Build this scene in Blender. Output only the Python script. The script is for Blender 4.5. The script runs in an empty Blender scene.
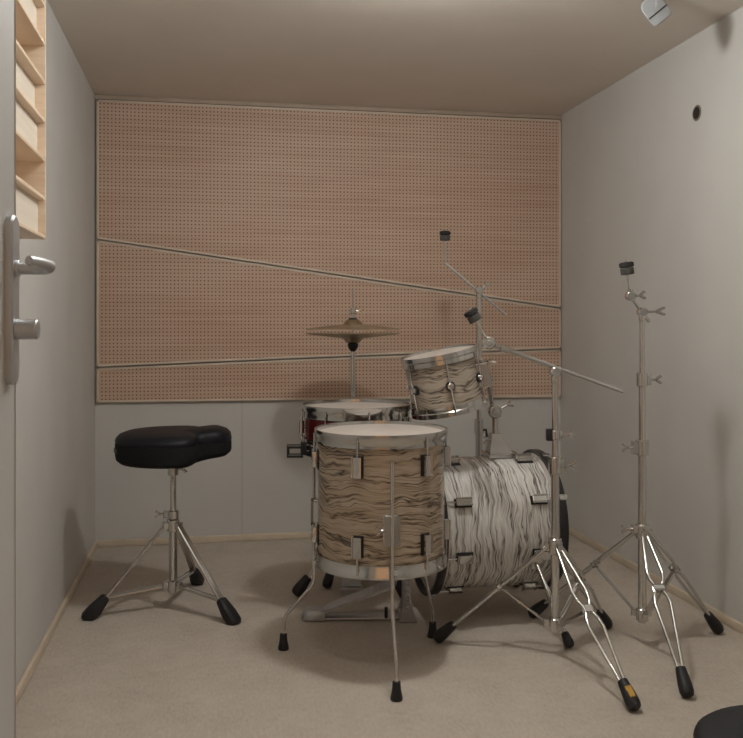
import bpy, bmesh, math, random
from mathutils import Vector, Matrix, noise
random.seed(4)
COL = bpy.context.scene.collection
PI = math.pi

# ------------------------------------------------------------------ measuring helpers
F = 886.0; U0 = 371.5; V0 = 325.0; HC = 1.05
TH = math.atan(160.5 / F); CT, ST = math.cos(TH), math.sin(TH)
XL, XR, YB, ZC = -0.54, 1.786, 4.356, 2.137          # room shell
YF = 0.40                                             # front wall (doorway)

def cw(xc, d, z=0.0):                 # sideways offset / distance from the viewpoint -> room coordinates
    return Vector((xc * CT + d * ST, d * CT - xc * ST, z))
def at(u, v, d):
    return cw((u - U0) / F * d, d, HC - (v - V0) / F * d)
def fl(u, v):
    d = HC * F / (v - V0)
    return cw((u - U0) / F * d, d, 0.0)
def back(u, v, y=YB):                 # point on a plane parallel to the back wall
    t = (u - U0) / F
    x = y * (ST + t * CT) / (CT - t * ST)
    d = x * ST + y * CT
    return Vector((x, y, HC - (v - V0) / F * d))

RIGHT = Vector((CT, -ST, 0)); AWAY = Vector((ST, CT, 0)); UP = Vector((0, 0, 1))
# ------------------------------------------------------------------ mesh builder
class MB:
    def __init__(s): s.bm = bmesh.new()
    def ring_loft(s, rings, cap0=True, cap1=True, close=False):
        vs = [[s.bm.verts.new(p) for p in r] for r in rings]
        n = len(vs[0]); m = len(vs)
        for i in range(m if close else m - 1):
            a, b = vs[i], vs[(i + 1) % m]
            for k in range(n):
                s.bm.faces.new((a[k], a[(k + 1) % n], b[(k + 1) % n], b[k]))
        if not close:
            if cap0: s.bm.faces.new(list(reversed(vs[0])))
            if cap1: s.bm.faces.new(vs[-1])
        return s
    def tube(s, pts, r, n=10, close=False):
        pts = [Vector(p) for p in pts]; m = len(pts)
        rs = r if isinstance(r, (list, tuple)) else [r] * m
        def tan(i):
            if close: return (pts[(i + 1) % m] - pts[i - 1]).normalized()
            if i == 0: return (pts[1] - pts[0]).normalized()
            if i == m - 1: return (pts[-1] - pts[-2]).normalized()
            return ((pts[i + 1] - pts[i]).normalized() + (pts[i] - pts[i - 1]).normalized()).normalized()
        t = tan(0)
        up = Vector((0, 0, 1)) if abs(t.z) < .9 else Vector((1, 0, 0))
        x = t.cross(up).normalized(); rings = []
        for i in range(m):
            t = tan(i); x = (x - t * x.dot(t)).normalized(); y = t.cross(x)
            rings.append([pts[i] + (x * math.cos(2 * PI * k / n) + y * math.sin(2 * PI * k / n)) * rs[i] for k in range(n)])
        return s.ring_loft(rings, close=close)
    def lathe(s, prof, o=(0, 0, 0), ax=(0, 0, 1), n=28, cap0=True, cap1=True):
        o = Vector(o); ax = Vector(ax).normalized()
        up = Vector((0, 0, 1)) if abs(ax.z) < .9 else Vector((1, 0, 0))
        x = ax.cross(up).normalized(); y = ax.cross(x)
        rings = [[o + ax * h + (x * math.cos(2 * PI * k / n) + y * math.sin(2 * PI * k / n)) * max(r, 1e-4) for k in range(n)] for (r, h) in prof]
        return s.ring_loft(rings, cap0, cap1)
    def cyl(s, p0, p1, r, n=16, bev=0.0):
        p0, p1 = Vector(p0), Vector(p1); L = (p1 - p0).length
        prof = [(r, 0), (r, L)] if not bev else [(r - bev, 0), (r, bev), (r, L - bev), (r - bev, L)]
        return s.lathe(prof, p0, p1 - p0, n)
    def obox(s, c, ax, ay, az, sx, sy, sz, bev=0.0):      # oriented box, full sizes
        c = Vector(c); ax, ay, az = [Vector(a).normalized() for a in (ax, ay, az)]
        g = bmesh.ops.create_cube(s.bm, size=1.0)['verts']
        for v in g:
            p = v.co.copy(); v.co = c + ax * p.x * sx + ay * p.y * sy + az * p.z * sz
        if bev:
            es = {e for v in g for e in v.link_edges}
            bmesh.ops.bevel(s.bm, geom=list(es), offset=bev, segments=2, profile=.5, affect='EDGES')
        return s
    def box(s, x0, x1, y0, y1, z0, z1, bev=0.0):
        return s.obox(((x0 + x1) / 2, (y0 + y1) / 2, (z0 + z1) / 2), (1, 0, 0), (0, 1, 0), (0, 0, 1), x1 - x0, y1 - y0, z1 - z0, bev)
    def bar(s, p0, p1, w, t, side, bev=0.002):            # flat bar, w along 'side'
        p0, p1 = Vector(p0), Vector(p1); a = (p1 - p0).normalized()
        sd = Vector(side); sd = (sd - a * sd.dot(a)).normalized()
        return s.obox((p0 + p1) / 2, a, sd, a.cross(sd), (p1 - p0).length, w, t, bev)
    def prism(s, poly, ext):
        a = [Vector(p) for p in poly]; ext = Vector(ext)
        return s.ring_loft([a, [p + ext for p in a]])
    def raise_to(s, z):
        m = min(v.co.z for v in s.bm.verts)
        for v in s.bm.verts: v.co.z += z - m
        return s
    def build(s, name, mat, parent=None, smooth=True, ang=38):
        bm = s.bm
        bmesh.ops.recalc_face_normals(bm, faces=bm.faces[:])
        root = parent
        while root is not None and root.parent is not None: root = root.parent
        if root is not None:
            bmesh.ops.translate(bm, verts=bm.verts[:], vec=-root.location)
            me_off = None
        else:
            xs = [v.co for v in bm.verts]
            me_off = Vector(((min(p.x for p in xs) + max(p.x for p in xs)) / 2, (min(p.y for p in xs) + max(p.y for p in xs)) / 2, min(p.z for p in xs)))
            bmesh.ops.translate(bm, verts=bm.verts[:], vec=-me_off)
        me = bpy.data.meshes.new(name); bm.to_mesh(me); bm.free()
        if smooth:
            me.shade_smooth(); me.set_sharp_from_angle(angle=math.radians(ang))
        me.materials.append(mat)
        o = bpy.data.objects.new(name, me); COL.objects.link(o)
        if parent is not None: o.parent = parent
        else: o.location = me_off
        return o

def thing(name, loc, label, cat, group=None):
    o = bpy.data.objects.new(name, None); COL.objects.link(o)
    o.location = loc; o.empty_display_size = .05
    return tag(o, label, cat, group)
def tag(o, label, cat, group=None):
    o['label'] = label; o['category'] = cat
    if group: o['group'] = group
    return o
def struct(o): o['kind'] = 'structure'; return o

# ------------------------------------------------------------------ materials
class NT:
    def __init__(s, name):
        s.m = bpy.data.materials.new(name); s.m.use_nodes = True
        s.t = s.m.node_tree; s.b = s.t.nodes['Principled BSDF']
    def n(s, typ, **kw):
        nd = s.t.nodes.new(typ)
        for k, v in kw.items():
            if k.startswith('i_'): nd.inputs[k[2:].replace('_', ' ')].default_value = v
            else: setattr(nd, k, v)
        return nd
    def l(s, a, b): s.t.links.new(a, b)
    def math(s, op, a, b=None, c=None):
        nd = s.n('ShaderNodeMath', operation=op)
        for i, x in enumerate((a, b, c)):
            if x is None: continue
            if isinstance(x, (int, float)): nd.inputs[i].default_value = x
            else: s.l(x, nd.inputs[i])
        return nd.outputs[0]
    def ramp(s, fac, stops, interp='LINEAR'):
        nd = s.n('ShaderNodeValToRGB'); cr = nd.color_ramp; cr.interpolation = interp
        while len(cr.elements) < len(stops): cr.elements.new(.5)
        for e, (p, c) in zip(cr.elements, stops): e.position = p; e.color = (*c, 1)
        s.l(fac, nd.inputs[0]); return nd.outputs[0]
    def obj(s): return s.n('ShaderNodeTexCoord').outputs['Object']
    def noise(s, vec, scale, detail=3, rough=.5, dist=0):
        nd = s.n('ShaderNodeTexNoise'); nd.inputs['Scale'].default_value = scale; nd.inputs['Detail'].default_value = detail
        nd.inputs['Roughness'].default_value = rough; nd.inputs['Distortion'].default_value = dist
        s.l(vec, nd.inputs['Vector']); return nd.outputs['Fac']
    def mapped(s, vec, scale=(1, 1, 1), rot=(0, 0, 0)):
        nd = s.n('ShaderNodeMapping'); nd.inputs['Scale'].default_value = scale; nd.inputs['Rotation'].default_value = rot
        s.l(vec, nd.inputs['Vector']); return nd.outputs[0]
    def bump(s, h, strength, dist=.002):
        nd = s.n('ShaderNodeBump'); nd.inputs['Strength'].default_value = strength; nd.inputs['Distance'].default_value = dist
        s.l(h, nd.inputs['Height']); s.l(nd.outputs[0], s.b.inputs['Normal'])

def mat(name, col, rough=.5, metal=0.0, var=.08, scale=30, bump=0.0, spec=.5):
    t = NT(name); f = t.noise(t.obj(), scale, 3)
    lo = tuple(c * (1 - var) for c in col); hi = tuple(min(1, c * (1 + var)) for c in col)
    t.l(t.ramp(f, [(.3, lo), (.7, hi)]), t.b.inputs['Base Color'])
    t.b.inputs['Roughness'].default_value = rough; t.b.inputs['Metallic'].default_value = metal
    t.b.inputs['Specular IOR Level'].default_value = spec
    if bump: t.bump(f, bump)
    return t.m

M = {}
M['wall'] = mat('wall_paint', (.60, .59, .565), .75, var=.03, scale=3, bump=.0)
M['ceil'] = mat('ceiling_paint', (.74, .68, .61), .8, var=.03, scale=3)
M['trim'] = mat('pale_trim', (.66, .56, .44), .6, var=.06, scale=12)
M['seam'] = mat('seam_filler', (.48, .46, .42), .8, var=.05, scale=20)
M['door'] = mat('grey_door_paint', (.52, .53, .53), .5, var=.03, scale=4)
M['chrome'] = mat('chrome', (.62, .61, .59), .15, 1.0, var=.04, scale=12)
M['steel'] = mat('satin_steel', (.56, .58, .60), .45, 1.0, var=.05, scale=25)
M['castmetal'] = mat('cast_pedal_metal', (.50, .51, .53), .38, .85, var=.07, scale=40)
M['rubber'] = mat('black_rubber', (.012, .012, .014), .55, var=.2, scale=60)
M['blackplastic'] = mat('black_plastic', (.015, .015, .016), .35, var=.2, scale=40)
M['felt'] = mat('black_felt', (.025, .024, .024), .95, var=.25, scale=200, bump=.4)
M['greyfelt'] = mat('dark_grey_felt', (.065, .06, .055), .95, var=.25, scale=200, bump=.4)
M['vinyl'] = mat('black_vinyl', (.007, .008, .012), .5, var=.2, scale=90, bump=.1, spec=.25)
M['cloth'] = mat('charcoal_cloth_band', (.013, .013, .014), .85, var=.25, scale=220, bump=.4, spec=.2)
M['patch'] = mat('grey_patch', (.10, .10, .09), .8, var=.35, scale=160)
M['head'] = mat('drum_skin', (.52, .47, .43), .45, var=.05, scale=8)
M['brass'] = mat('cymbal_bronze', (.46, .38, .26), .36, 1.0, var=.15, scale=10)
M['gold'] = mat('gold_badge', (.65, .40, .10), .4, .7, var=.1, scale=40)
M['darkhole'] = mat('dark_hole', (.02, .015, .012), .9, var=.1, scale=30)
M['grommet'] = mat('grommet_rim', (.20, .16, .13), .7, var=.1, scale=30)
M['vent'] = mat('white_vent_plastic', (.36, .37, .38), .45, var=.03, scale=10)
M['red'] = mat('dark_red_lacquer', (.10, .008, .008), .18, var=.35, scale=14)

def carpet():
    t = NT('beige_carpet'); o = t.obj()
    a = t.noise(o, 420, 2, .7); b = t.noise(o, 9, 4, .6); c = t.noise(t.mapped(o, (1, .35, 1)), 120, 3, .6)
    f = t.math('ADD', t.math('MULTIPLY', a, .45), t.math('ADD', t.math('MULTIPLY', b, .25), t.math('MULTIPLY', c, .3)))
    t.l(t.ramp(f, [(.32, (.38, .33, .275)), (.5, (.52, .465, .40)), (.68, (.62, .565, .495))]), t.b.inputs['Base Color'])
    t.b.inputs['Roughness'].default_value = .95; t.b.inputs['Specular IOR Level'].default_value = .1
    t.bump(f, .6, .004); return t.m
M['carpet'] = carpet()

def wood(name, lo, hi, scale=(6, 1.2, 40), rough=.5):
    t = NT(name); o = t.obj()
    f = t.noise(t.mapped(o, scale), 1.6, 5, .6, .6)
    t.l(t.ramp(f, [(.3, lo), (.7, hi)]), t.b.inputs['Base Color'])
    t.b.inputs['Roughness'].default_value = rough; return t.m
M['pine'] = wood('pale_pine', (.74, .58, .43), (.84, .69, .54))
M['pinepanel'] = wood('pale_pine_panel', (.72, .64, .54), (.80, .73, .63))
M['edge'] = wood('panel_edge_wood', (.62, .52, .42), (.72, .62, .51), (3, 3, 3))

def pegboard():
    t = NT('perforated_beech'); o = t.obj(); sx = t.n('ShaderNodeSeparateXYZ'); t.l(o, sx.inputs[0])
    p, r = .0176, .0034
    dx = t.math('SUBTRACT', t.math('FRACT', t.math('ADD', t.math('DIVIDE', sx.outputs[0], p), 500.25)), .5)
    dz = t.math('SUBTRACT', t.math('FRACT', t.math('ADD', t.math('DIVIDE', sx.outputs[2], p), 500.25)), .5)
    dist = t.math('SQRT', t.math('ADD', t.math('MULTIPLY', dx, dx), t.math('MULTIPLY', dz, dz)))
    hole = t.math('LESS_THAN', dist, r / p)
    g = t.noise(t.mapped(o, (1.0, 1, 22)), 1.5, 5, .6, .4)
    b = t.noise(t.mapped(o, (1.2, 1, 2.2)), 1.3, 2, .5)
    f = t.math('ADD', t.math('MULTIPLY', g, .6), t.math('MULTIPLY', b, .4))
    wd = t.ramp(f, [(.32, (.52, .34, .24)), (.5, (.60, .42, .315)), (.68, (.66, .49, .38))])
    mx = t.n('ShaderNodeMix', data_type='RGBA'); t.l(hole, mx.inputs[0]); t.l(wd, mx.inputs[6]); mx.inputs[7].default_value = (.13, .07, .045, 1)
    t.l(mx.outputs[2], t.b.inputs['Base Color'])
    t.b.inputs['Roughness'].default_value = .55
    t.bump(t.math('SUBTRACT', 1.0, hole), .6, .003); return t.m
M['peg'] = pegboard()

def streaks(name, axis, dark, mid, light, hi=26.0, lo=2.2, dens=3.0, wp=2.2):
    """Wavy streaks running round a shell whose axis is 'axis'."""
    t = NT(name); o = t.obj(); a = Vector(axis).normalized()
    dt = t.n('ShaderNodeVectorMath', operation='DOT_PRODUCT'); t.l(o, dt.inputs[0]); dt.inputs[1].default_value = a
    warp = t.noise(o, 5.5, 3, .55)
    hh = t.math('ADD', t.math('MULTIPLY', dt.outputs['Value'], hi), t.math('MULTIPLY', warp, wp))
    sc = t.n('ShaderNodeVectorMath', operation='SCALE'); t.l(o, sc.inputs[0]); sc.inputs['Scale'].default_value = lo
    av = t.n('ShaderNodeCombineXYZ')
    for i in range(3): t.l(t.math('MULTIPLY', hh, a[i]), av.inputs[i])
    ad = t.n('ShaderNodeVectorMath', operation='ADD'); t.l(sc.outputs[0], ad.inputs[0]); t.l(av.outputs[0], ad.inputs[1])
    f = t.noise(ad.outputs[0], dens, 4, .62, .5)
    col = t.ramp(f, [(.30, dark), (.36, mid), (.41, light), (.455, mid), (.475, dark), (.495, mid), (.56, light), (.62, mid), (.645, dark), (.68, light)])
    t.l(col, t.b.inputs['Base Color'])
    t.b.inputs['Roughness'].default_value = .22; t.b.inputs['Coat Weight'].default_value = .3
    return t.m

# ------------------------------------------------------------------ room shell
W = .06
struct(MB().box(XL - W, XR + W, -.8, YB + W, -.05, 0).build('floor', M['carpet'], smooth=False))
struct(MB().box(XL - W, XR + W, YF - .1, YB + W, ZC, ZC + .05).build('ceiling', M['ceil'], smooth=False))
struct(MB().box(XL - W, XL, YF - .1, YB + W, 0, ZC).build('wall_left', M['wall'], smooth=False))
struct(MB().box(XR, XR + W, YF - .1, YB + W, 0, ZC).build('wall_right', M['wall'], smooth=False))
struct(MB().box(XL, XR, YB, YB + W, 0, ZC).build('wall_back', M['wall'], smooth=False))
DX0, DX1, DH = -.335, .60, 2.06
wf = MB().box(XL, DX0, YF - .1, YF, 0, ZC).box(DX1, XR, YF - .1, YF, 0, ZC).box(DX0, DX1, YF - .1, YF, DH, ZC)
struct(wf.build('wall_front', M['wall'], smooth=False))
struct(MB().box(XL + .0, XL + .014, YF, YB, 0, .032, .004).build('baseboard_left', M['trim']))
struct(MB().box(XR - .014, XR, YF, YB, 0, .032, .004).build('baseboard_right', M['trim']))
struct(MB().box(XL + .014, XR - .014, YB - .014, YB, 0, .032, .004).build('baseboard_back', M['trim']))
p = back(242, 480)
struct(MB().box(p.x - .002, p.x + .002, YB - .0015, YB, .032, 0.69).build('trim_1', M['seam'], smooth=False))
struct(MB().box(XL, XR, YB - .016, YB, ZC - .022, ZC, .003).build('trim_2', mat('brown_cornice', (.46, .37, .29), .6, var=.06, scale=12)))

# ------------------------------------------------------------------ open door with its handle
dv = Vector((-.273 + .333, 1.32 - .42, 0)); DL = dv.length; dv.normalize(); dn = Vector((dv.y, -dv.x, 0))   # dn: face looking into the room
H0 = Vector((-.333, .42, 0)); DE = H0 + dv * DL
door = struct(thing('door_1', H0, 'grey painted booth door standing open at the doorway', 'door'))
del door['category']; del door['label']
MB().obox(H0 + dv * DL / 2 - dn * .0225 + Vector((0, 0, 1.02)), dv, dn, (0, 0, 1), DL, .045, 2.02, .002).build('door_leaf', M['door'], door)
def dp(s, off, z): return DE - dv * s + dn * off + Vector((0, 0, z))      # s back from the free edge
hd = thing('x', H0, 'x', 'x'); bpy.data.objects.remove(hd)
pl = MB()
zt, zb, hw = 1.202, .967, .018
def plate_ring(off, ins):
    r = []
    for k in range(24):
        a = 2 * PI * k / 24; cz = zt - hw if math.sin(a) >= 0 else zb + hw
        r.append(dp(.030 - math.cos(a) * (hw - ins), off, cz + math.sin(a) * (hw - ins)))
    return r
pl.ring_loft([plate_ring(0, 0), plate_ring(.008, 0), plate_ring(.011, .003)])
plate = pl.build('handle_plate', M['steel'], door)
lv = MB(); lz = 1.128
pts = [dp(.030, .010, lz), dp(.030, .036, lz), dp(.033, .049, lz), dp(.041, .057, lz + .001), dp(.054, .061, lz + .002), dp(.10, .061, lz + .003), dp(.143, .059, lz + .003), dp(.148, .0585, lz + .003)]
lv.tube(pts, [.0085, .0085, .0085, .0085, .0082, .0075, .0070, .005], 14)
lv.cyl(dp(.030, .009, lz), dp(.030, .016, lz), .0115, 20, .001)
lv.build('lever', M['steel'], plate)
MB().cyl(dp(.030, .010, 1.044), dp(.030, .040, 1.044), .0140, 24, .0015).build('thumb_turn', M['steel'], plate)

# ------------------------------------------------------------------ slotted wooden diffuser on the left wall
XF = XL + .12
zc_ = F * XF / (CT * (46 - (U0 - F * math.tan(TH)))); zc_ = abs(zc_)
y1 = (zc_ - XF * ST) / CT; y0 = .95
z0 = HC + (V0 - 239.5) / F * zc_
pitch = .0995; nsl = 8; z1 = z0 + nsl * pitch + .012
df = thing('acoustic_diffuser', (XL, (y0 + y1) / 2, z0), 'pale wooden slotted acoustic diffuser mounted on wall beside the open door', 'acoustic diffuser')
MB().box(XL, XF, y1 - .010, y1, z0, z1, .001).build('side_panel', M['pine'], df)
MB().box(XL, XF, y0, y0 + .014, z0, z1, .001).build('side_panel', M['pine'], df)
for k in range(nsl + 1):
    MB().box(XL, XF - .0005, y0 + .014, y1 - .010, z0 + k * pitch, z0 + k * pitch + .009, .001).build('shelf_board', M['pine'], df)
depths = [.018, .112, .020, .026, .112, .022, .06, .03]
for k in range(nsl):
    x = XF - depths[k]
    MB().box(x - .006, x, y0 + .014, y1 - .010, z0 + k * pitch + .009, z0 + (k + 1) * pitch).build('slot_back', M['pinepanel'], df, smooth=False)

# ------------------------------------------------------------------ perforated panels on the back wall
YP = YB - .02
def panel(px, label):
    a = [back(u, v, YP) for (u, v) in px]
    for q in a: q.x = min(max(q.x, XL + .006), XR - .004)
    c = sum(a, Vector()) / len(a)
    root = thing('sound_absorber', (c.x, YB, min(q.z for q in a)), label, 'acoustic panel', None)
    MB().prism(a, (0, YB - YP - .0005, 0)).build('perforated_board', M['peg'], root, smooth=False)
    e = MB(); n = len(a)
    for i in range(n):
        p, q = a[i], a[(i + 1) % n]; d = (q - p).normalized(); inw = Vector((-d.z, 0, d.x))
        if inw.dot(c - p) < 0: inw = -inw
        e.obox((p + q) / 2 + inw * .005 + Vector((0, .006, 0)), d, inw, (0, 1, 0), (q - p).length, .010, .018, .0015)
    e.build('edge_strip', M['edge'], root)
panel([(96.5, 99.5), (561, 120), (561, 307.6), (96.5, 238.7)], 'large perforated beech acoustic panel at the top of the back wall')
panel([(96.5, 240), (561, 308.9), (561, 348.2), (330, 356.7), (96.5, 366.8)], 'wedge-shaped perforated beech panel between the upper and lower wall panels')
panel([(96.5, 368.2), (330, 358.1), (561, 349.6), (561, 397), (96.5, 402.5)], 'narrow perforated beech panel lowest on the back wall, behind the drum kit')

# grommet on the right wall, vent on the ceiling
gz = F * XR / (CT * (697 - 211)); gy = (gz - XR * ST) / CT; gh = HC + (V0 - 113) / F * gz
gr = thing('cable_grommet', (XR, gy, gh), 'small dark round cable hole high on the right-hand wall', 'cable hole')
MB().lathe([(.030, 0), (.030, .003), (.026, .006), (.022, .004)], (XR + .002, gy, gh), (-1, 0, 0), 28, True, False).build('rim', M['grommet'], gr)
MB().cyl((XR, gy, gh), (XR - .003, gy, gh), .0225, 24).build('hole', M['darkhole'], gr)
vd = 2.9
vA, vB, vC = at(655, 28, vd), at(674, 12.5, vd), at(640, 10, vd)
e1 = (vB - vA).normalized(); e2 = (vC - vA); e2 = (e2 - e1 * e2.dot(e1)).normalized(); e3 = e1.cross(e2).normalized()
vl = (vB - vA).length; vw = .092
vm = vA + e1 * vl / 2 + e2 * vw / 2
vt = thing('ceiling_sensor', (vm.x, vm.y, ZC), 'small white tilted plastic box with a dark slit, fixed to the ceiling', 'ceiling fixture')
e3 = (vm - Vector((0, 0, HC))).normalized()
def vring(off, ins):
    r = []
    for k in range(32):
        a = 2 * PI * k / 32
        cx, sy = math.cos(a), math.sin(a); n = 3.0 if (cx < 0 and sy > 0) else 9.0
        rr = (abs(cx) ** n + abs(sy) ** n) ** (-1 / n)
        r.append(vm + e1 * cx * rr * (vl / 2 - ins) + e2 * sy * rr * (vw / 2 - ins) + e3 * off)
    return r
MB().ring_loft([vring(0, .004), vring(.004, 0), vring(.034, 0)]).build('cover', M['vent'], vt)
MB().obox(vm - e2 * vw * .12 - e3 * .0005, e1, e2, e3, vl * .94, .0035, .003).build('slit', M['darkhole'], vt, smooth=False)
q = vm + e3 * .016; MB().cyl(q, Vector((q.x, q.y, ZC - .001)), .016, 16).build('mount', M['vent'], vt)

# ------------------------------------------------------------------ hardware helpers
def rubber_foot(parent, tip, d, r=.020, L=.085, m=None):
    d = Vector(d).normalized(); o = Vector(tip) - d * (L - .012)
    b = MB().lathe([(.55 * r, 0), (.72 * r, .002), (.80 * r, L * .15), (r, L * .6), (1.02 * r, L * .82), (.85 * r, L * .95), (.5 * r, L)], o, d, 18)
    b.raise_to(.001); return b.build('rubber_foot', m or M['rubber'], parent)
def wing(parent, p, d, L=.035, name='wing_bolt'):
    d = Vector(d).normalized(); p = Vector(p)
    up = Vector((0, 0, 1)) if abs(d.z) < .8 else Vector((1, 0, 0)); sd = (up - d * up.dot(d)).normalized()
    b = MB().cyl(p, p + d * L * .7, .0045, 10)
    for s in (-1, 1):
        b.bar(p + d * L * .55, p + d * L + sd * s * .011, .011, .005, d.cross(sd), .0015)
    return b.build(name, M['chrome'], parent)
def collar(parent, p, ax, h, r, wdir=None, name='collar', m=None):
    p = Vector(p); ax = Vector(ax).normalized()
    b = MB().cyl(p - ax * h / 2, p + ax * h / 2, r, 20, .002)
    if wdir is not None:
        w = Vector(wdir).normalized(); w = (w - ax * w.dot(ax)).normalized()
        b.obox(p + w * r * .9, w, ax, w.cross(ax), r * 1.3, h * .8, r * 1.2, .002)
    c = b.build(name, m or M['chrome'], parent)
    if wdir is not None: wing(c, p + w * r * 1.4, w)
    return c

def wire_leg(root, top, foot, waist=.37, wmax=.024, r=.0055, base=None, emblem=False):
    top, foot = Vector(top), Vector(foot); tip = foot + Vector((0, 0, .018))
    d = (tip - top).normalized(); sd = d.cross(UP).normalized(); L = (tip - top).length
    prof = [(0, .007), (waist * .72, wmax), (waist * .86, wmax * .82), (waist, .0065), (waist * 1.14, wmax * .82), (waist * 1.28, wmax), (.93 - .045 / L, .0075), (.97 - .03 / L, .0065)]
    b = MB()
    for s in (-1, 1):
        b.tube([top + d * L * t + sd * s * w for t, w in prof], r, 10)
    b.obox(top + d * L * waist, d, sd, d.cross(sd), .016, .026, .015, .003)
    lg = b.build('leg', M['chrome'], root)
    ft = rubber_foot(lg, tip, d)
    if base is not None:
        w = top + d * L * waist; q = MB()
        q.bar(w - UP * .004, base, .016, .005, sd); q.build('brace', M['chrome'], root)
    return lg

def tripod_stand(root, c, feet, zb, zl, waist=.37):
    c = Vector((c[0], c[1], 0))
    for f in feet:
        out = (Vector(f) - c); out.z = 0; out.normalize()
        lg = wire_leg(root, c + UP * zl + out * .024, f, waist, base=c + UP * (zb + .012) + out * .026)
    b = MB().cyl(c + UP * (zb - .012), c + UP * (zb + .03), .020, 20, .003)
    for f in feet:
        out = (Vector(f) - c); out.z = 0; out.normalize()
        b.obox(c + UP * (zb + .010) + out * .022, out, UP, out.cross(UP), .026, .022, .014, .002)
    b.build('base_collar', M['chrome'], root)
    b = MB().cyl(c + UP * (zl - .02), c + UP * (zl + .03), .021, 20, .003)
    for f in feet:
        out = (Vector(f) - c); out.z = 0; out.normalize()
        b.obox(c + UP * zl + out * .022, out, UP, out.cross(UP), .024, .024, .018, .002)
    return b.build('leg_collar', M['chrome'], root)

def cymbal_post(root, p0, p1, name='cymbal_post'):
    """thin threaded rod with the black felts at its end"""
    p0, p1 = Vector(p0), Vector(p1); a = (p1 - p0).normalized()
    rod = MB().cyl(p0, p1 + a * .006, .0045, 10).build(name, M['chrome'], root)
    MB().lathe([(.006, 0), (.0205, .001), (.0215, .004), (.0215, .020), (.020, .023)], p1 - a * .042, a, 20).build('lower_felt', M['greyfelt'], rod)
    MB().lathe([(.018, 0), (.0235, .002), (.0235, .014), (.018, .017), (.006, .017)], p1 - a * .0175, a, 20).build('upper_felt', M['felt'], rod)
    return rod

# ------------------------------------------------------------------ drum throne
tc = cw(-.732, 3.27)
th = thing('drum_throne', tc, 'black saddle-shaped drum throne on a low chrome tripod, shadow falling on the wall', 'stool')
def seat_rings(c, fwd, R, layers, nose=.03, notch=.26, rise=.020, n=72):
    fwd = Vector(fwd).normalized(); lf = UP.cross(fwd); out = []
    for (s, z) in layers:
        r = []
        for k in range(n):
            a = 2 * PI * k / n
            rad = R * (1 + nose * math.exp(-(min(a, 2 * PI - a) / .5) ** 2))
            for q in (.82, 2 * PI - .82):
                rad -= R * notch * math.exp(-((a - q) / .26) ** 2)
            x, y = math.cos(a) * rad * s, math.sin(a) * rad * s
            t = min(max((x / R - .25) / .5, 0), 1); t = t * t * (3 - 2 * t)
            zz = z + (rise * t if z < .02 else (rise * t * (1 - z / .075) if z < .075 else 0)) + .012 * t * (z > .09)
            r.append(Vector((c[0], c[1], 0)) + fwd * x + lf * y + UP * (zz + c[2]))
        out.append(r)
    return out
zs = .546
fw = RIGHT * .94 + AWAY * .10
side = [(.05, 0), (.75, 0), (.92, .004), (.985, .016), (1.0, .035), (1.0, .070), (.995, .078)]
topl = [(.998, .079), (1.004, .084), (.985, .094), (.93, .106), (.82, .114), (.55, .119), (.2, .120), (.03, .120)]
MB().ring_loft(seat_rings((tc.x, tc.y, zs), fw, .207, side)).build('seat_side', M['cloth'], th)
cu = MB().ring_loft(seat_rings((tc.x, tc.y, zs), fw, .207, topl)).build('seat_cushion', M['vinyl'], th)
pd = (-RIGHT * .90 - AWAY * .42).normalized(); pc = Vector((tc.x, tc.y, 0)) + pd * .2075 + UP * (zs + .052)
MB().obox(pc, pd, UP.cross(pd), UP, .004, .036, .016, .001).build('logo_patch', M['patch'], th)
MB().cyl(tc + UP * (zs - .05), tc + UP * (zs + .002), .020, 20, .002).obox(tc + UP * (zs - .012), RIGHT, AWAY, UP, .13, .09, .006, .002).build('seat_clamp', M['chrome'], th)
wing(th.children[-1], tc + UP * (zs - .028) + RIGHT * .018, RIGHT, .03)
rings = []
zz = .36
while zz < zs - .04:
    for r_, h in ((.0105, 0), (.0118, .002), (.0118, .003), (.0105, .005)): rings.append((r_, zz + h))
    zz += .0055
MB().lathe(rings, tc, UP, 16).build('threaded_rod', M['chrome'], th)
MB().cyl(tc + UP * .075, tc + UP * .36, .0150, 20, .002).build('pole', M['chrome'], th)
collar(th, tc + UP * .352, UP, .03, .021, -RIGHT, 'height_collar')
b = MB().cyl(tc + UP * .29, tc + UP * .335, .024, 20, .003)
feet_t = [fl(92, 619), fl(231, 623), fl(197, 585)]
for f in feet_t:
    o_ = (f - tc).normalized(); b.obox(tc + UP * .312 + o_ * .026, o_, UP, o_.cross(UP), .022, .026, .026, .002)
b.build('leg_collar', M['chrome'], th)
b = MB().cyl(tc + UP * .068, tc + UP * .11, .023, 20, .003).lathe([(.004, 0), (.014, .008), (.016, .016)], tc + UP * .052, UP, 16)
for f in feet_t:
    o_ = (f - tc).normalized(); b.obox(tc + UP * .092 + o_ * .026, o_, UP, o_.cross(UP), .026, .026, .022, .002)
b.build('base_collar', M['chrome'], th)
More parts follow.
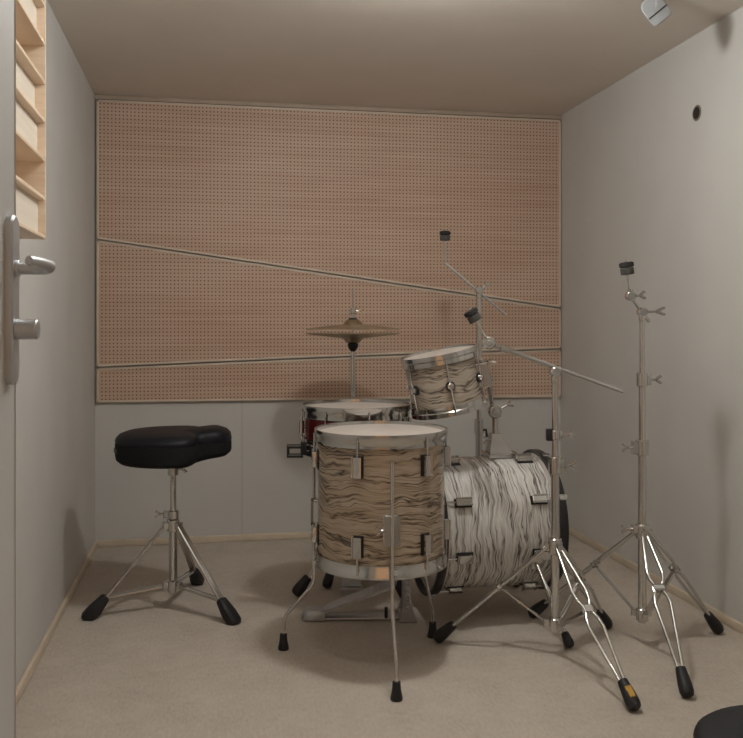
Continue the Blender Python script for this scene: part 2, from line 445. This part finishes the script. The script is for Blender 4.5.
for f in feet_t:
    o_ = (f - tc).normalized(); s_ = o_.cross(UP)
    top = tc + UP * .312 + o_ * .03; tip = f + UP * .02; d = (tip - top).normalized(); L = (tip - top).length
    lg = MB().bar(top, top + d * (L - .05), .020, .007, s_).build('leg', M['chrome'], th)
    ft = MB(); e = tip
    q0, q1 = top + d * (L - .10), tip + d * .012
    nrm = d.cross(s_).normalized()
    def sq(c, w, h): return [c + s_ * w * cx + nrm * h * cy for cx, cy in ((-1, -.6), (-.6, -1), (.6, -1), (1, -.6), (1, .6), (.6, 1), (-.6, 1), (-1, .6))]
    q0 = top + d * (L - .075); q1 = tip + d * .032
    ft.ring_loft([sq(q0, .013, .010), sq(q0 + (q1 - q0) * .06, .018, .015), sq(q0 + (q1 - q0) * .55, .023, .024), sq(q0 + (q1 - q0) * .9, .024, .026), sq(q1, .020, .020)])
    for v_ in ft.bm.verts: v_.co.z = max(v_.co.z, .001)
    ft.build('rubber_foot', M['rubber'], lg)
    w = top + d * L * .80
    MB().bar(tc + UP * .092 + o_ * .03, w - UP * .006, .018, .006, s_).build('brace', M['chrome'], th)

# ------------------------------------------------------------------ drum helpers
def lug(parent, p, out, ax, h=.05, rod_to=None, hoop_gap=.05):
    """box lug with black gasket plus its tension rod towards the hoop"""
    out = Vector(out).normalized(); ax = Vector(ax).normalized(); sd = out.cross(ax)
    b = MB().obox(Vector(p) + out * .011, sd, out, ax, .020, .020, h, .005).build('lug', M['chrome'], parent)
    MB().obox(Vector(p) + out * .0015, sd, out, ax, .029, .004, h + .012, .001).build('gasket', M['blackplastic'], b)
    if rod_to is not None:
        q = Vector(p) + out * .012
        MB().cyl(q, q + Vector(rod_to), .0035, 8).build('tension_rod', M['chrome'], b)
    return b
def hoop(parent, c, ax, R, h, name='hoop', m=None, flange=True):
    prof = [(R, 0), (R + .003, 0), (R + .003, h * .45), (R + .006, h * .55), (R + .006, h), (R + .001, h), (R - .001, h * .5)]
    if not flange: prof = [(R - .004, 0), (R + .006, 0), (R + .008, .003), (R + .008, h - .003), (R + .006, h), (R - .004, h)]
    rings = prof + [prof[0]]
    return MB().lathe(rings, c, ax, 64, False, False).build(name, m or M['chrome'], parent)
def ring_dir(ax, a, x0):
    ax = Vector(ax).normalized(); x = Vector(x0); x = (x - ax * x.dot(ax)).normalized(); y = ax.cross(x)
    return x * math.cos(a) + y * math.sin(a)

# ------------------------------------------------------------------ floor tom
fc = cw(.030, 2.776); FR = .198; FZ0, FZ1 = .315, .722
ftm = thing('floor_tom', fc, 'deep floor tom in tan and black streaked wrap on three bent chrome legs', 'drum')
M['tomwrap'] = streaks('tan_streaked_wrap', (0, 0, 1), (.035, .028, .022), (.30, .225, .155), (.46, .375, .285), 15, 1.0, 1.7, 1.5)
MB().lathe([(FR, FZ0 + .012), (FR, FZ1 - .012)], fc, UP, 72).build('shell', M['tomwrap'], ftm)
MB().lathe([(FR + .003, FZ1 - .024), (FR + .002, FZ1 - .006), (FR - .012, FZ1 - .003), (.02, FZ1 - .003), (.001, FZ1 - .003)], fc, UP, 64).build('drum_head', M['head'], ftm)
MB().lathe([(FR + .003, FZ0 + .024), (FR + .002, FZ0 + .006), (FR - .012, FZ0 + .003), (.001, FZ0 + .003)], fc, UP, 64).build('drum_head', M['head'], ftm)
hoop(ftm, fc + UP * (FZ1 - .034), UP, FR + .004, .040)
hoop(ftm, fc + UP * (FZ0 + .034), -UP, FR + .004, .040)
for k in range(6):
    o_ = ring_dir(UP, math.radians(-20 + 60 * k), -AWAY)
    lug(ftm, fc + o_ * FR + UP * .635, o_, UP, .050, UP * (FZ1 - .635 - .005))
    lug(ftm, fc + o_ * FR + UP * .402, o_, UP, .050, -UP * (.402 - FZ0 - .005))
feet_f = [cw(-.285, 2.867), cw(.070, 2.481), cw(.206, 2.980)]
for f in feet_f:
    o_ = (f - fc); o_.z = 0; rr = o_.length; o_.normalize()
    br = MB().obox(fc + o_ * (FR + .012) + UP * .455, o_, UP, o_.cross(UP), .030, .075, .036, .006).build('leg_bracket', M['chrome'], ftm)
    wing(br, fc + o_ * (FR + .02) + UP * .455 + o_.cross(UP) * .016, o_.cross(UP), .03)
    a_ = FR + .026
    lp = [fc + o_ * a_ + UP * .655, fc + o_ * a_ + UP * .235, fc + o_ * (a_ + .006) + UP * .215, fc + o_ * (rr - .012) + UP * .115, fc + o_ * (rr - .003) + UP * .095, fc + o_ * rr + UP * .015]
    lg = MB().tube(lp, .0058, 12).build('leg', M['chrome'], ftm)
    MB().lathe([(.009, 0), (.0125, .002), (.0135, .02), (.0175, .044), (.017, .050), (.012, .052)][::-1] and [(.009, .052), (.0115, .051), (.0130, .030), (.0175, .007), (.017, .001), (.012, .0)], f, UP, 18).build('rubber_foot', M['rubber'], lg)

# ------------------------------------------------------------------ bass drum
BAX = Vector((1, .02, 0)).normalized(); BR = .232
bc0 = Vector((.765, 3.10, .338)); BL = .412; bc1 = bc0 + BAX * BL
bd = thing('bass_drum', ((bc0 + bc1) / 2).xy.to_3d(), 'small bass drum in white and black streaked wrap with black hoops, lying on its side', 'drum')
M['basswrap'] = streaks('white_streaked_wrap', BAX, (.05, .045, .04), (.44, .42, .39), (.72, .71, .68), 19, 1.0, 1.7, 1.5)
MB().lathe([(BR, 0), (BR, BL)], bc0, BAX, 80).build('shell', M['basswrap'], bd)
hoop(bd, bc0 - BAX * .022, BAX, BR + .012, .030, 'hoop', M['blackplastic'], False)
hoop(bd, bc1 + BAX * .022, -BAX, BR + .012, .030, 'hoop', M['blackplastic'], False)
MB().lathe([(BR + .006, .018), (BR + .006, .0), (BR - .01, -.004), (.001, -.004)], bc0, BAX, 64).build('drum_head', M['head'], bd)
MB().lathe([(BR + .006, -.018), (BR + .006, .0), (BR - .01, .004), (.001, .004)], bc1, BAX, 64).build('drum_head', M['head'], bd)
for k in range(8):
    o_ = ring_dir(BAX, math.radians(17 + 45 * k), UP)
    for (cc, sg) in ((bc0, 1), (bc1, -1)):
        p_ = cc + BAX * sg * .070 + o_ * BR
        lg = lug(bd, p_, o_, BAX, .046, -BAX * sg * .085)
        q = p_ - BAX * sg * .083 + o_ * .018
        MB().obox(q, BAX, o_, BAX.cross(o_), .022, .008, .014, .003).build('claw_hook', M['chrome'], lg)
for s in (-1, 1):
    y_ = BAX.cross(UP) * s if True else None
    o_ = (y_ * .92 - UP * .42).normalized()
    p_ = bc0 + BAX * (BL - .085) + o_ * (BR + .008)
    sp = MB().obox(p_, o_, BAX, o_.cross(BAX), .028, .04, .05, .006)
    foot = fl(569, 649) if (fl(569, 649) - bc0).dot(y_) > 0 else None
    if foot is None:
        f0 = fl(569, 649); dd = (f0 - (bc0.xy.to_3d())).dot(y_); foot = f0 - y_ * 2 * dd
    sb = sp.build('spur_bracket', M['chrome'], bd)
    d = (foot + UP * .02 - p_).normalized()
    sr = MB().cyl(p_ - d * .06, foot + UP * .02 - d * .03, .0075, 12).build('spur', M['chrome'], bd)
    collar(sr, p_ + d * .12, d, .022, .012)
    rubber_foot(sr, foot + UP * .012, d, .017, .05)
# tom holder on the bass drum
hb = bc0 + BAX * .272 + UP * BR
b = MB().obox(hb + UP * .006, BAX, BAX.cross(UP), UP, .105, .075, .016, .005)
b.ring_loft([[hb + UP * z + BAX * (cx * w + sh) + BAX.cross(UP) * cy * w2 for cx, cy in ((-1, -1), (1, -1), (1, 1), (-1, 1))] for z, w, w2, sh in ((.012, .045, .030, 0), (.030, .036, .026, -.006), (.060, .022, .020, -.014), (.085, .018, .018, -.016))])
hold = b.build('tom_holder_base', M['chrome'], bd)
wing(hold, hb + UP * .06 - BAX * .03, -BAX, .028)
ptop = hb + UP * .165 - BAX * .016
MB().cyl(hb + UP * .08 - BAX * .016, ptop, .0105, 16).build('tom_post', M['chrome'], bd)
cl = MB().cyl(ptop + AWAY * .020, ptop - AWAY * .020, .026, 24, .004).cyl(ptop - AWAY * .02, ptop - AWAY * .028, .012, 16, .002).build('arm_clamp', M['chrome'], bd)
wing(cl, ptop + RIGHT * .026 + UP * .012, RIGHT * .8 + UP * .4, .04)
# ------------------------------------------------------------------ rack tom
ra = (UP + RIGHT * -.20 + AWAY * -.06).normalized()
rc = at(444, 381, 3.12); RR = .126; RH = .098
rt = thing('rack_tom', (rc.x, rc.y, rc.z - RH), 'small tilted tom in streaked wrap mounted above the bass drum', 'drum')
M['rackwrap'] = streaks('rack_streaked_wrap', ra, (.035, .03, .026), (.30, .245, .19), (.42, .365, .30), 16, 1.4, 1.7, 1.5)
MB().lathe([(RR, -RH + .008), (RR, RH - .008)], rc, ra, 64).build('shell', M['rackwrap'], rt)
hoop(rt, rc + ra * (RH - .026), ra, RR + .004, .034)
hoop(rt, rc - ra * (RH - .026), -ra, RR + .004, .034)
for s in (1, -1):
    MB().lathe([(RR + .003, RH - .016), (RR + .002, RH), (RR - .01, RH + .002), (.001, RH + .002)], rc, ra * s, 56).build('drum_head', M['head'], rt)
for k in range(6):
    o_ = ring_dir(ra, math.radians(4 + 60 * k), -AWAY)
    p_ = rc + o_ * RR - ra * .004
    l_ = MB().lathe([(.017, 0), (.017, .006), (.012, .007)], p_, o_, 20).build('lug', M['blackplastic'], rt)
    MB().lathe([(.0115, .004), (.0115, .016), (.006, .019)], p_, o_, 16).build('lug_cap', M['chrome'], l_)
    q = p_ + o_ * .012
    MB().cyl(q + ra * .01, q + ra * (RH - .004), .0034, 8).cyl(q - ra * .01, q - ra * (RH - .010), .0034, 8).build('tension_rod', M['chrome'], l_)
mo = (RIGHT * .95 - AWAY * .22).normalized(); mo = (mo - ra * mo.dot(ra)).normalized()
mp = rc + mo * (RR + .016)
mk = MB().obox(mp, mo, ra, mo.cross(ra), .032, .075, .045, .006).cyl(mp + ra * .02, mp + ra * .055, .012, 14, .002).build('mount_bracket', M['chrome'], rt)
wing(mk, mp + ra * .03 + mo * .014, mo + UP * .5, .032)
rcn = rc + mo * (RR + .02)
MB().tube([ptop, ptop + UP * .03 - RIGHT * .012, mp + mo * .012 - ra * .03, mp + mo * .012 + ra * .03], .0085, 12).build('tom_arm', M['chrome'], bd)

# ------------------------------------------------------------------ bass pedal
pdx = (RIGHT * .995 + AWAY * .03).normalized(); pdy = UP.cross(pdx)
p0 = at(302, 325, 3.17); p0.z = 0
ped = thing('bass_drum_pedal', p0 + pdx * .2, 'silver bass drum pedal lying under the floor tom with its footboard raised', 'pedal')
def pp(x, y, z): return p0 + pdx * x + pdy * y + UP * z
MB().obox(pp(.205, 0, .007), pdx, pdy, UP, .40, .070, .009, .003).build('base_plate', M['castmetal'], ped)
hl = MB(); rr = []
for x, w, z in ((0, .022, .016), (.012, .036, .030), (.035, .042, .037), (.075, .043, .034), (.082, .042, .030)):
    rr.append([pp(x, -w, .004), pp(x, -w, z * .7), pp(x, -w * .8, z), pp(x, w * .8, z), pp(x, w, z * .7), pp(x, w, .004)])
hl.ring_loft(rr); hl.build('heel_plate', M['castmetal'], ped)
fb = MB(); q0, q1 = pp(.078, 0, .032), pp(.335, 0, .125); d = (q1 - q0).normalized(); nn = pdy.cross(d).normalized()
if nn.z < 0: nn = -nn
rr = []
for t, w in ((0, .030), (.1, .034), (.7, .046), (.9, .044), (1, .026)):
    c_ = q0 + (q1 - q0) * t
    rr.append([c_ - pdy * w - nn * .004, c_ - pdy * w + nn * .005, c_ + pdy * w + nn * .005, c_ + pdy * w - nn * .004])
fb.ring_loft(rr); fbo = fb.build('footboard', M['castmetal'], ped)
g = MB()
for k in range(5):
    c_ = q0 + (q1 - q0) * (.45 + .08 * k) + nn * .006
    g.obox(c_, d, pdy, nn, .006, .056, .003, .001)
g.build('grip_ribs', M['steel'], fbo)
fr = MB()
for s in (-1, 1):
    fr.ring_loft([[pp(x, s * .055 + yy, z) for x, yy in ((xc - w, -.007), (xc + w, -.007), (xc + w, .007), (xc - w, .007))] for z, xc, w in ((.003, .375, .032), (.02, .375, .026), (.06, .375, .014), (.19, .372, .010), (.215, .372, .013))])
fr.obox(pp(.375, 0, .010), pdx, pdy, UP, .055, .12, .016, .003)
fr.build('upright_frame', M['castmetal'], ped)
MB().cyl(pp(.372, -.07, .205), pp(.372, .07, .205), .007, 14).cyl(pp(.372, -.015, .205), pp(.372, .015, .205), .024, 24, .002).build('axle', M['steel'], ped)
ch = MB()
for k in range(9):
    c_ = q1 + (pp(.350, 0, .205) - q1) * (k / 8)
    ch.obox(c_, UP, pdy, pdx, .008, .012 if k % 2 else .008, .005, .001)
ch.build('chain', M['steel'], ped)
bt = MB().cyl(pp(.372, 0, .20), pp(.395, 0, .325), .0045, 10).build('beater_shaft', M['chrome'], ped)
MB().lathe([(.008, -.022), (.026, -.018), (.029, 0), (.026, .018), (.008, .022)], pp(.397, 0, .335), pdx, 22).build('beater', M['felt'], bt)
sg = MB(); pts = []
for k in range(60):
    a = k / 60 * 2 * PI * 9; pts.append(pp(.372 + .008 * math.cos(a), -.072 + .008 * math.sin(a), .05 + .13 * k / 60))
sg.tube(pts, .0018, 6); sg.build('spring', M['steel'], ped)
MB().cyl(pp(.300, -.03, .008), pp(.300, -.03, .048), .006, 14, .001).build('spare_post', M['blackplastic'], ped)

# ------------------------------------------------------------------ snare drum and its stand
sc_ = cw(-.055, 3.185); SR = .186; SZ0, SZ1 = .620, .760
sn = thing('snare_drum', sc_ + UP * SZ0, 'shallow dark red lacquered snare drum with chrome hoops, standing behind the floor tom', 'drum')
MB().lathe([(SR, SZ0 + .01), (SR, SZ1 - .01)], sc_, UP, 72).build('shell', M['red'], sn)
for z, a in ((SZ1 - .006, 1), (SZ0 + .006, -1)):
    MB().lathe([(SR + .003, -.018 * a), (SR + .002, 0), (SR - .01, .003 * a), (.001, .003 * a)], sc_ + UP * z, UP, 64).build('drum_head', M['head'], sn)
hoop(sn, sc_ + UP * (SZ1 - .036), UP, SR + .004, .044)
hoop(sn, sc_ + UP * (SZ0 + .030), -UP, SR + .004, .036)
for k in range(8):
    o_ = ring_dir(UP, math.radians(14 + 45 * k), -AWAY); p_ = sc_ + o_ * SR + UP * (SZ0 + SZ1) / 2
    l_ = MB().lathe([(.009, -.022), (.009, .022)], p_ + o_ * .012, UP, 14).cyl(p_, p_ + o_ * .010, .006, 10).build('lug', M['chrome'], sn)
    MB().cyl(p_ + o_ * .012 - UP * .062, p_ + o_ * .012 + UP * .062, .0032, 8).build('tension_rod', M['chrome'], l_)
o_ = ring_dir(UP, math.radians(45), -AWAY)
st = MB().obox(sc_ + o_ * (SR + .013) + UP * .685, o_, UP, o_.cross(UP), .026, .075, .034, .004).build('strainer', M['chrome'], sn)
MB().bar(sc_ + o_ * (SR + .028) + UP * .70, sc_ + o_ * (SR + .034) + UP * .75, .012, .006, o_.cross(UP)).build('strainer_lever', M['chrome'], st)

s2 = cw(-.055, 3.44)
ss = thing('snare_stand', s2, 'low chrome snare stand with black rubber tips holding up the red snare', 'stand')
feet_s = [fl(297, 597), cw(.13, 3.38), cw(.03, 3.66)]
for f in feet_s:
    o_ = (f - s2); o_.z = 0; o_.normalize()
    top = s2 + UP * .30 + o_ * .02; tip = f + UP * .018; d = (tip - top).normalized(); L = (tip - top).length
    lg = MB().bar(top, top + d * (L - .05), .018, .007, o_.cross(UP)).build('leg', M['chrome'], ss)
    rubber_foot(lg, tip, d, .023, .085)
    MB().bar(s2 + UP * .10 + o_ * .018, top + d * L * .6, .014, .005, o_.cross(UP)).build('brace', M['chrome'], ss)
MB().cyl(s2 + UP * .075, s2 + UP * .50, .0125, 18, .002).build('pole', M['chrome'], ss)
collar(ss, s2 + UP * .30, UP, .04, .020, RIGHT, 'leg_collar'); collar(ss, s2 + UP * .10, UP, .03, .018, None, 'base_collar')
bk = sc_ + UP * (SZ0 - .030)
MB().tube([s2 + UP * .49, s2 + UP * .54, bk - UP * .05 + (s2 - sc_) * .4, bk], .011, 14).cyl(bk - UP * .02, bk + UP * .012, .020, 18, .003).build('tilter', M['chrome'], ss)
for a in (62, 180, 300):
    o_ = ring_dir(UP, math.radians(a), -AWAY)
    e_ = sc_ + o_ * (SR + .020)
    ar = MB().tube([bk, bk + o_ * .06 - UP * .012, e_ - o_ * .03 + UP * (SZ0 - .022), e_ + UP * (SZ0 - .010), e_ + UP * (SZ0 + .008)], .0055, 10).build('basket_arm', M['chrome'], ss)
    MB().tube([e_ - o_ * .062 + UP * (SZ0 - .0195), e_ - o_ * .02 + UP * (SZ0 - .0195), e_ + UP * (SZ0 - .014), e_ + o_ * .002 + UP * (SZ0 + .022)], .0105, 10).build('rubber_grip', M['rubber'], ar)
# black height adjuster loop seen below the snare's edge
ad_ = at(295, 451, 3.10)
arm = MB().tube([bk + UP * .0, bk - RIGHT * .10 - UP * .045 - AWAY * .03, ad_ + RIGHT * .03], .006, 10).build('adjuster_arm', M['chrome'], ss)
fr = []
for cx, cz in ((-1, -1), (1, -1), (1, 1), (-1, 1)): fr.append(ad_ + RIGHT * cx * .024 + UP * cz * .016)
MB().tube(fr, .0095, 8, close=True).build('adjuster_grip', M['blackplastic'], arm)

# ------------------------------------------------------------------ hi-hat
hc_ = cw(-.079, 3.78)
hh = thing('hi_hat', hc_, 'pair of bronze hi-hat cymbals on a tall chrome stand in front of the wall panels', 'cymbal')
hz = 1.022; HR = .202
def cym(sign, z):
    prof = [(.008, .040), (.024, .038), (.036, .028), (.044, .018), (.10, .012), (.17, .004), (HR, -.003), (HR, -.0045), (.17, .0025), (.10, .0105), (.044, .0165), (.034, .0265), (.022, .0365), (.008, .0385)]
    return MB().lathe(prof + [prof[0]], hc_ + UP * z, UP * sign, 72, False, False)
cym(1, hz + .013).build('top_cymbal', M['brass'], hh); cym(-1, hz - .011).build('bottom_cymbal', M['brass'], hh)
MB().cyl(hc_ + UP * .10, hc_ + UP * (HC + (V0 - 288) / F * 3.78), .0032, 10).build('pull_rod', M['chrome'], hh)
MB().cyl(hc_ + UP * .09, hc_ + UP * .70, .0135, 18, .002).build('lower_tube', M['chrome'], hh)
MB().cyl(hc_ + UP * .69, hc_ + UP * (hz - .075), .0100, 18, .002).build('upper_tube', M['chrome'], hh)
collar(hh, hc_ + UP * .69, UP, .04, .020, RIGHT)
zq = HC + (V0 - 311) / F * 3.78
k_ = MB().cyl(hc_ + UP * (hz + .048), hc_ + UP * (zq + .012), .0085, 14, .001).cyl(hc_ + UP * (zq - .012), hc_ + UP * (zq + .012), .012, 14, .002).build('clutch', M['chrome'], hh)
wing(k_, hc_ + UP * zq + RIGHT * .011, RIGHT, .034)
MB().lathe([(.018, 0), (.020, .003), (.020, .010), (.010, .014)], hc_ + UP * (hz + .044), UP, 20).build('clutch_felt', M['felt'], hh)
MB().lathe([(.010, 0), (.022, .018), (.024, .032), (.018, .036)], hc_ + UP * (hz - .085), UP, 20).build('seat_cup', M['blackplastic'], hh)
for f in (fl(327, 589), hc_ + RIGHT * .19 + AWAY * .02, hc_ - RIGHT * .10 + AWAY * .24):
    wire_leg(hh, hc_ + UP * .30 + (f - hc_).normalized() * .022, f, .4, .018, .0045, hc_ + UP * .11 + (f - hc_).normalized() * .02)
MB().cyl(hc_ + UP * .285, hc_ + UP * .325, .023, 20, .003).build('leg_collar', M['chrome'], hh)
MB().cyl(hc_ + UP * .085, hc_ + UP * .125, .022, 20, .003).build('base_collar', M['chrome'], hh)
hp = hc_ - AWAY * .10
pf = MB().obox(hc_ - AWAY * .20 + UP * .045, (-AWAY + UP * -.18).normalized(), RIGHT, Vector((-AWAY + UP * -.18)).cross(RIGHT), .24, .075, .008, .003).obox(hc_ - AWAY * .30 + UP * .012, AWAY, RIGHT, UP, .07, .08, .022, .004).bar(hc_ - AWAY * .30 + UP * .008, hc_ + UP * .008, .02, .006, RIGHT).build('pedal', M['castmetal'], hh)
MB().cyl(hc_ + UP * .002, hc_ + UP * .10, .012, 14).build('pedal_post', M['steel'], hh)

# ------------------------------------------------------------------ boom stand in front of the bass drum (leftward boom)
b0 = cw((555 - U0) / F * 2.81, 2.81)
def on(u, v, d=2.81): return at(u, v, d)
bs = thing('cymbal_boom_stand', b0, 'chrome boom stand close beside the bass drum, its long arm reaching over the drum', 'cymbal stand', 'bare cymbal stands')
lc = tripod_stand(bs, b0, [fl(438, 643), fl(634, 712), fl(607, 629)], .092, .345, .42)
lowleg = [o for o in bs.children if o.name.startswith('leg') and not o.name.startswith('leg_')][1]
e_ = fl(634, 712); ed = (b0 + UP * .345 - e_).normalized(); nv = (-AWAY - ed * (-AWAY).dot(ed)).normalized()
MB().obox(e_ + UP * .018 + ed * .032 + nv * .0195 + RIGHT * .006, ed, nv + RIGHT * .35, ed.cross(nv + RIGHT * .35), .030, .004, .013, .0018).build('gold_badge', M['gold'], lowleg.children[0])
zt = HC - (372 - V0) / F * 2.81
MB().cyl(b0 + UP * .075, b0 + UP * .615, .0135, 18, .002).build('lower_tube', M['chrome'], bs)
MB().cyl(b0 + UP * .60, b0 + UP * (zt - .01), .0100, 18, .002).build('upper_tube', M['chrome'], bs)
collar(bs, b0 + UP * .605, UP, .055, .021, RIGHT)
c2 = collar(bs, b0 + UP * .702, UP, .030, .016, RIGHT)
MB().obox(b0 + UP * .702 - RIGHT * .018, RIGHT, AWAY, UP, .020, .024, .038, .003).build('memory_lock', M['blackplastic'], c2)
pL, pR = on(494, 345), on(623, 392)
boom = MB().tube([pL, pL + (pR - pL) * .45, pL + (pR - pL) * .46, pR], [.0072, .0072, .0062, .0055], 12).build('boom_arm', M['chrome'], bs)
pm = b0 + UP * zt
MB().cyl(pm - AWAY * .02, pm + AWAY * .02, .017, 20, .003).cyl(pm - UP * .035, pm, .012, 16, .002).build('boom_tilter', M['chrome'], bs)
tl = MB().cyl(on(489, 343) - AWAY * .012, on(489, 343) + AWAY * .012, .021, 24, .004).cyl(on(489, 343) - AWAY * .018, on(489, 343) - AWAY * .012, .010, 18, .002)
tl.cyl(on(500, 347), on(509, 350.5), .0105, 16, .002)
tilt = tl.build('end_tilter', M['chrome'], bs)
a_ = (on(469, 312) - on(489, 343)).normalized()
cymbal_post(bs, on(489, 343), on(469.5, 310))

# ------------------------------------------------------------------ straight stand with short boom by the right wall
r0 = cw(.883, 2.89)
rs = thing('cymbal_stand', r0, 'tall chrome stand near the right wall, short bent arm topped with black felts', 'cymbal stand', 'bare cymbal stands')
tripod_stand(rs, r0, [fl(687, 699), fl(718, 634), fl(533, 618)], .098, .372, .37)
def rn(u, v, d=2.89): return at(u + .0, v, d)
ztop = HC - (316 - V0) / F * 2.89
MB().cyl(r0 + UP * .08, r0 + UP * .66, .0135, 18, .002).build('lower_tube', M['chrome'], rs)
MB().cyl(r0 + UP * .65, r0 + UP * .88, .0110, 18, .002).build('middle_tube', M['chrome'], rs)
MB().cyl(r0 + UP * .87, r0 + UP * ztop, .0085, 18, .002).build('upper_tube', M['chrome'], rs)
collar(rs, r0 + UP * .65, UP, .050, .021, -RIGHT); collar(rs, r0 + UP * .872, UP, .045, .018, RIGHT)
collar(rs, r0 + UP * .385, UP, .03, .022, -RIGHT)
q = r0 + UP * (HC + (V0 - 312) / F * 2.89)
q2 = at(630.5, 296, 2.86); qd = (q - q2).normalized()
tl = MB().cyl(q - AWAY * .016, q + AWAY * .016, .016, 20, .003).cyl(q - UP * .03, q, .011, 16, .002).build('tilter', M['chrome'], rs)
wing(tl, q + RIGHT * .014, RIGHT + UP * .05, .058)
MB().cyl(q2, q + qd * .045, .0062, 12, .001).build('short_arm', M['chrome'], rs)
t2 = MB().cyl(q2 - AWAY * .014, q2 + AWAY * .014, .0155, 20, .003).cyl(q2, q2 + UP * .022, .009, 14, .002).build('end_tilter', M['chrome'], rs)
wing(t2, q2 + RIGHT * .014, RIGHT * 1 + UP * .1, .032)
cymbal_post(rs, q2, at(626, 262, 2.86))

# ------------------------------------------------------------------ boom stand behind the bass drum
k0 = cw((479 - U0) / F * 3.80, 3.80)
ks = thing('cymbal_boom_stand', k0, 'chrome boom stand rising behind the bass drum and rack tom with a thin slanting arm', 'cymbal stand', 'bare cymbal stands')
tripod_stand(ks, k0, [k0 + RIGHT * -.20 + AWAY * .06, k0 + RIGHT * .24 + AWAY * .20, k0 + RIGHT * .12 - AWAY * .26], .092, .33, .42)
def kn(u, v): return at(u, v, 3.80)
zt = kn(479, 292).z
MB().cyl(k0 + UP * .075, k0 + UP * .61, .0150, 18, .002).build('lower_tube', M['chrome'], ks)
MB().cyl(k0 + UP * .60, k0 + UP * zt, .0115, 18, .002).build('upper_tube', M['chrome'], ks)
cc = collar(ks, k0 + UP * .615, UP, .06, .020, None)
MB().tube([k0 + UP * .60 + RIGHT * .016, k0 + UP * .60 + RIGHT * .03, k0 + UP * .57 + RIGHT * .034], .006, 8).build('black_lever', M['blackplastic'], cc)
MB().cyl(kn(445, 263), kn(506, 315), .0048, 10).build('boom_arm', M['steel'], ks)
tq = kn(479, 290)
t3 = MB().cyl(tq - AWAY * .018, tq + AWAY * .018, .017, 20, .003).cyl(tq - UP * .035, tq, .0135, 16, .002).build('boom_tilter', M['chrome'], ks)
wing(t3, tq + RIGHT * .015 + UP * .006, RIGHT * .6 + UP * .6, .035)
cymbal_post(ks, kn(445, 263), kn(445, 231))

# ------------------------------------------------------------------ black stool at the near right corner
nc = cw(.598, 1.135)
ns = thing('padded_stool', nc, 'black padded round stool, only its rim showing at the near right corner', 'stool')
nz = .50
NR = .165
def sup(z, s, n=2.6):
    r = []
    for k in range(64):
        a = 2 * PI * k / 64; cx, sy = math.cos(a), math.sin(a); rr = (abs(cx) ** n + abs(sy) ** n) ** (-1 / n)
        r.append(nc + RIGHT * cx * rr * NR * s + AWAY * sy * rr * NR * s + UP * z)
    return r
MB().ring_loft([sup(nz - .085, .06), sup(nz - .085, .88), sup(nz - .075, .97), sup(nz - .05, 1.0), sup(nz - .022, 1.0)]).build('seat_side', M['cloth'], ns)
MB().ring_loft([sup(nz - .021, 1.0), sup(nz - .014, 1.012), sup(nz - .008, 1.0), sup(nz - .002, .955), sup(nz + .002, .85), sup(nz + .004, .5), sup(nz + .004, .05)]).build('seat_cushion', M['vinyl'], ns)
MB().cyl(nc + UP * .06, nc + UP * (nz - .08), .016, 18, .002).build('pole', M['chrome'], ns)
for k in range(3):
    a = math.radians(30 + 120 * k); o_ = RIGHT * math.cos(a) + AWAY * math.sin(a); f = nc + o_ * .17
    top = nc + UP * .24 + o_ * .014; tip = f + UP * .016; d = (tip - top).normalized()
    lg = MB().bar(top, tip - d * .03, .016, .006, o_.cross(UP)).build('leg', M['chrome'], ns); rubber_foot(lg, tip, d, .016, .06)

# ------------------------------------------------------------------ lights, world, camera
def area(name, loc, size, e, col, tgt=(0, 0, -1)):
    l = bpy.data.lights.new(name, 'AREA'); l.shape = 'DISK'; l.size = size; l.energy = e; l.color = col
    o = bpy.data.objects.new(name, l); COL.objects.link(o); o.location = loc
    o.rotation_euler = Vector(tgt).to_track_quat('-Z', 'Y').to_euler(); return o
def lamp(name, loc, r, e, col):
    l = bpy.data.lights.new(name, 'POINT'); l.shadow_soft_size = r; l.energy = e; l.color = col
    o = bpy.data.objects.new(name, l); COL.objects.link(o); o.location = loc; return o
lamp('ceiling_lamp', (.63, 2.33, ZC - .085), .06, 25.5, (.98, .985, .96))
lamp('ceiling_lamp', (.20, 1.58, ZC - .085), .05, 6.5, (.98, .985, .96))
w = bpy.data.worlds.new('warm_ambient'); bpy.context.scene.world = w; w.use_nodes = True
bg = w.node_tree.nodes['Background']; bg.inputs[0].default_value = (1.0, .58, .31, 1); bg.inputs[1].default_value = .50  # orange ambient fill added to warm the shadows, stands for no known source

cam = bpy.data.cameras.new('camera'); co = bpy.data.objects.new('camera', cam); COL.objects.link(co)
co.location = (0, 0, HC); co.rotation_euler = (PI / 2, 0, -TH)
cam.sensor_width = 36; cam.lens = F / 743 * 36; cam.shift_y = -(369 - V0) / 743; cam.clip_start = .02
bpy.context.scene.camera = co
vs = bpy.context.scene.view_settings; vs.view_transform = 'Standard'; vs.look = 'None'; vs.exposure = 0.0
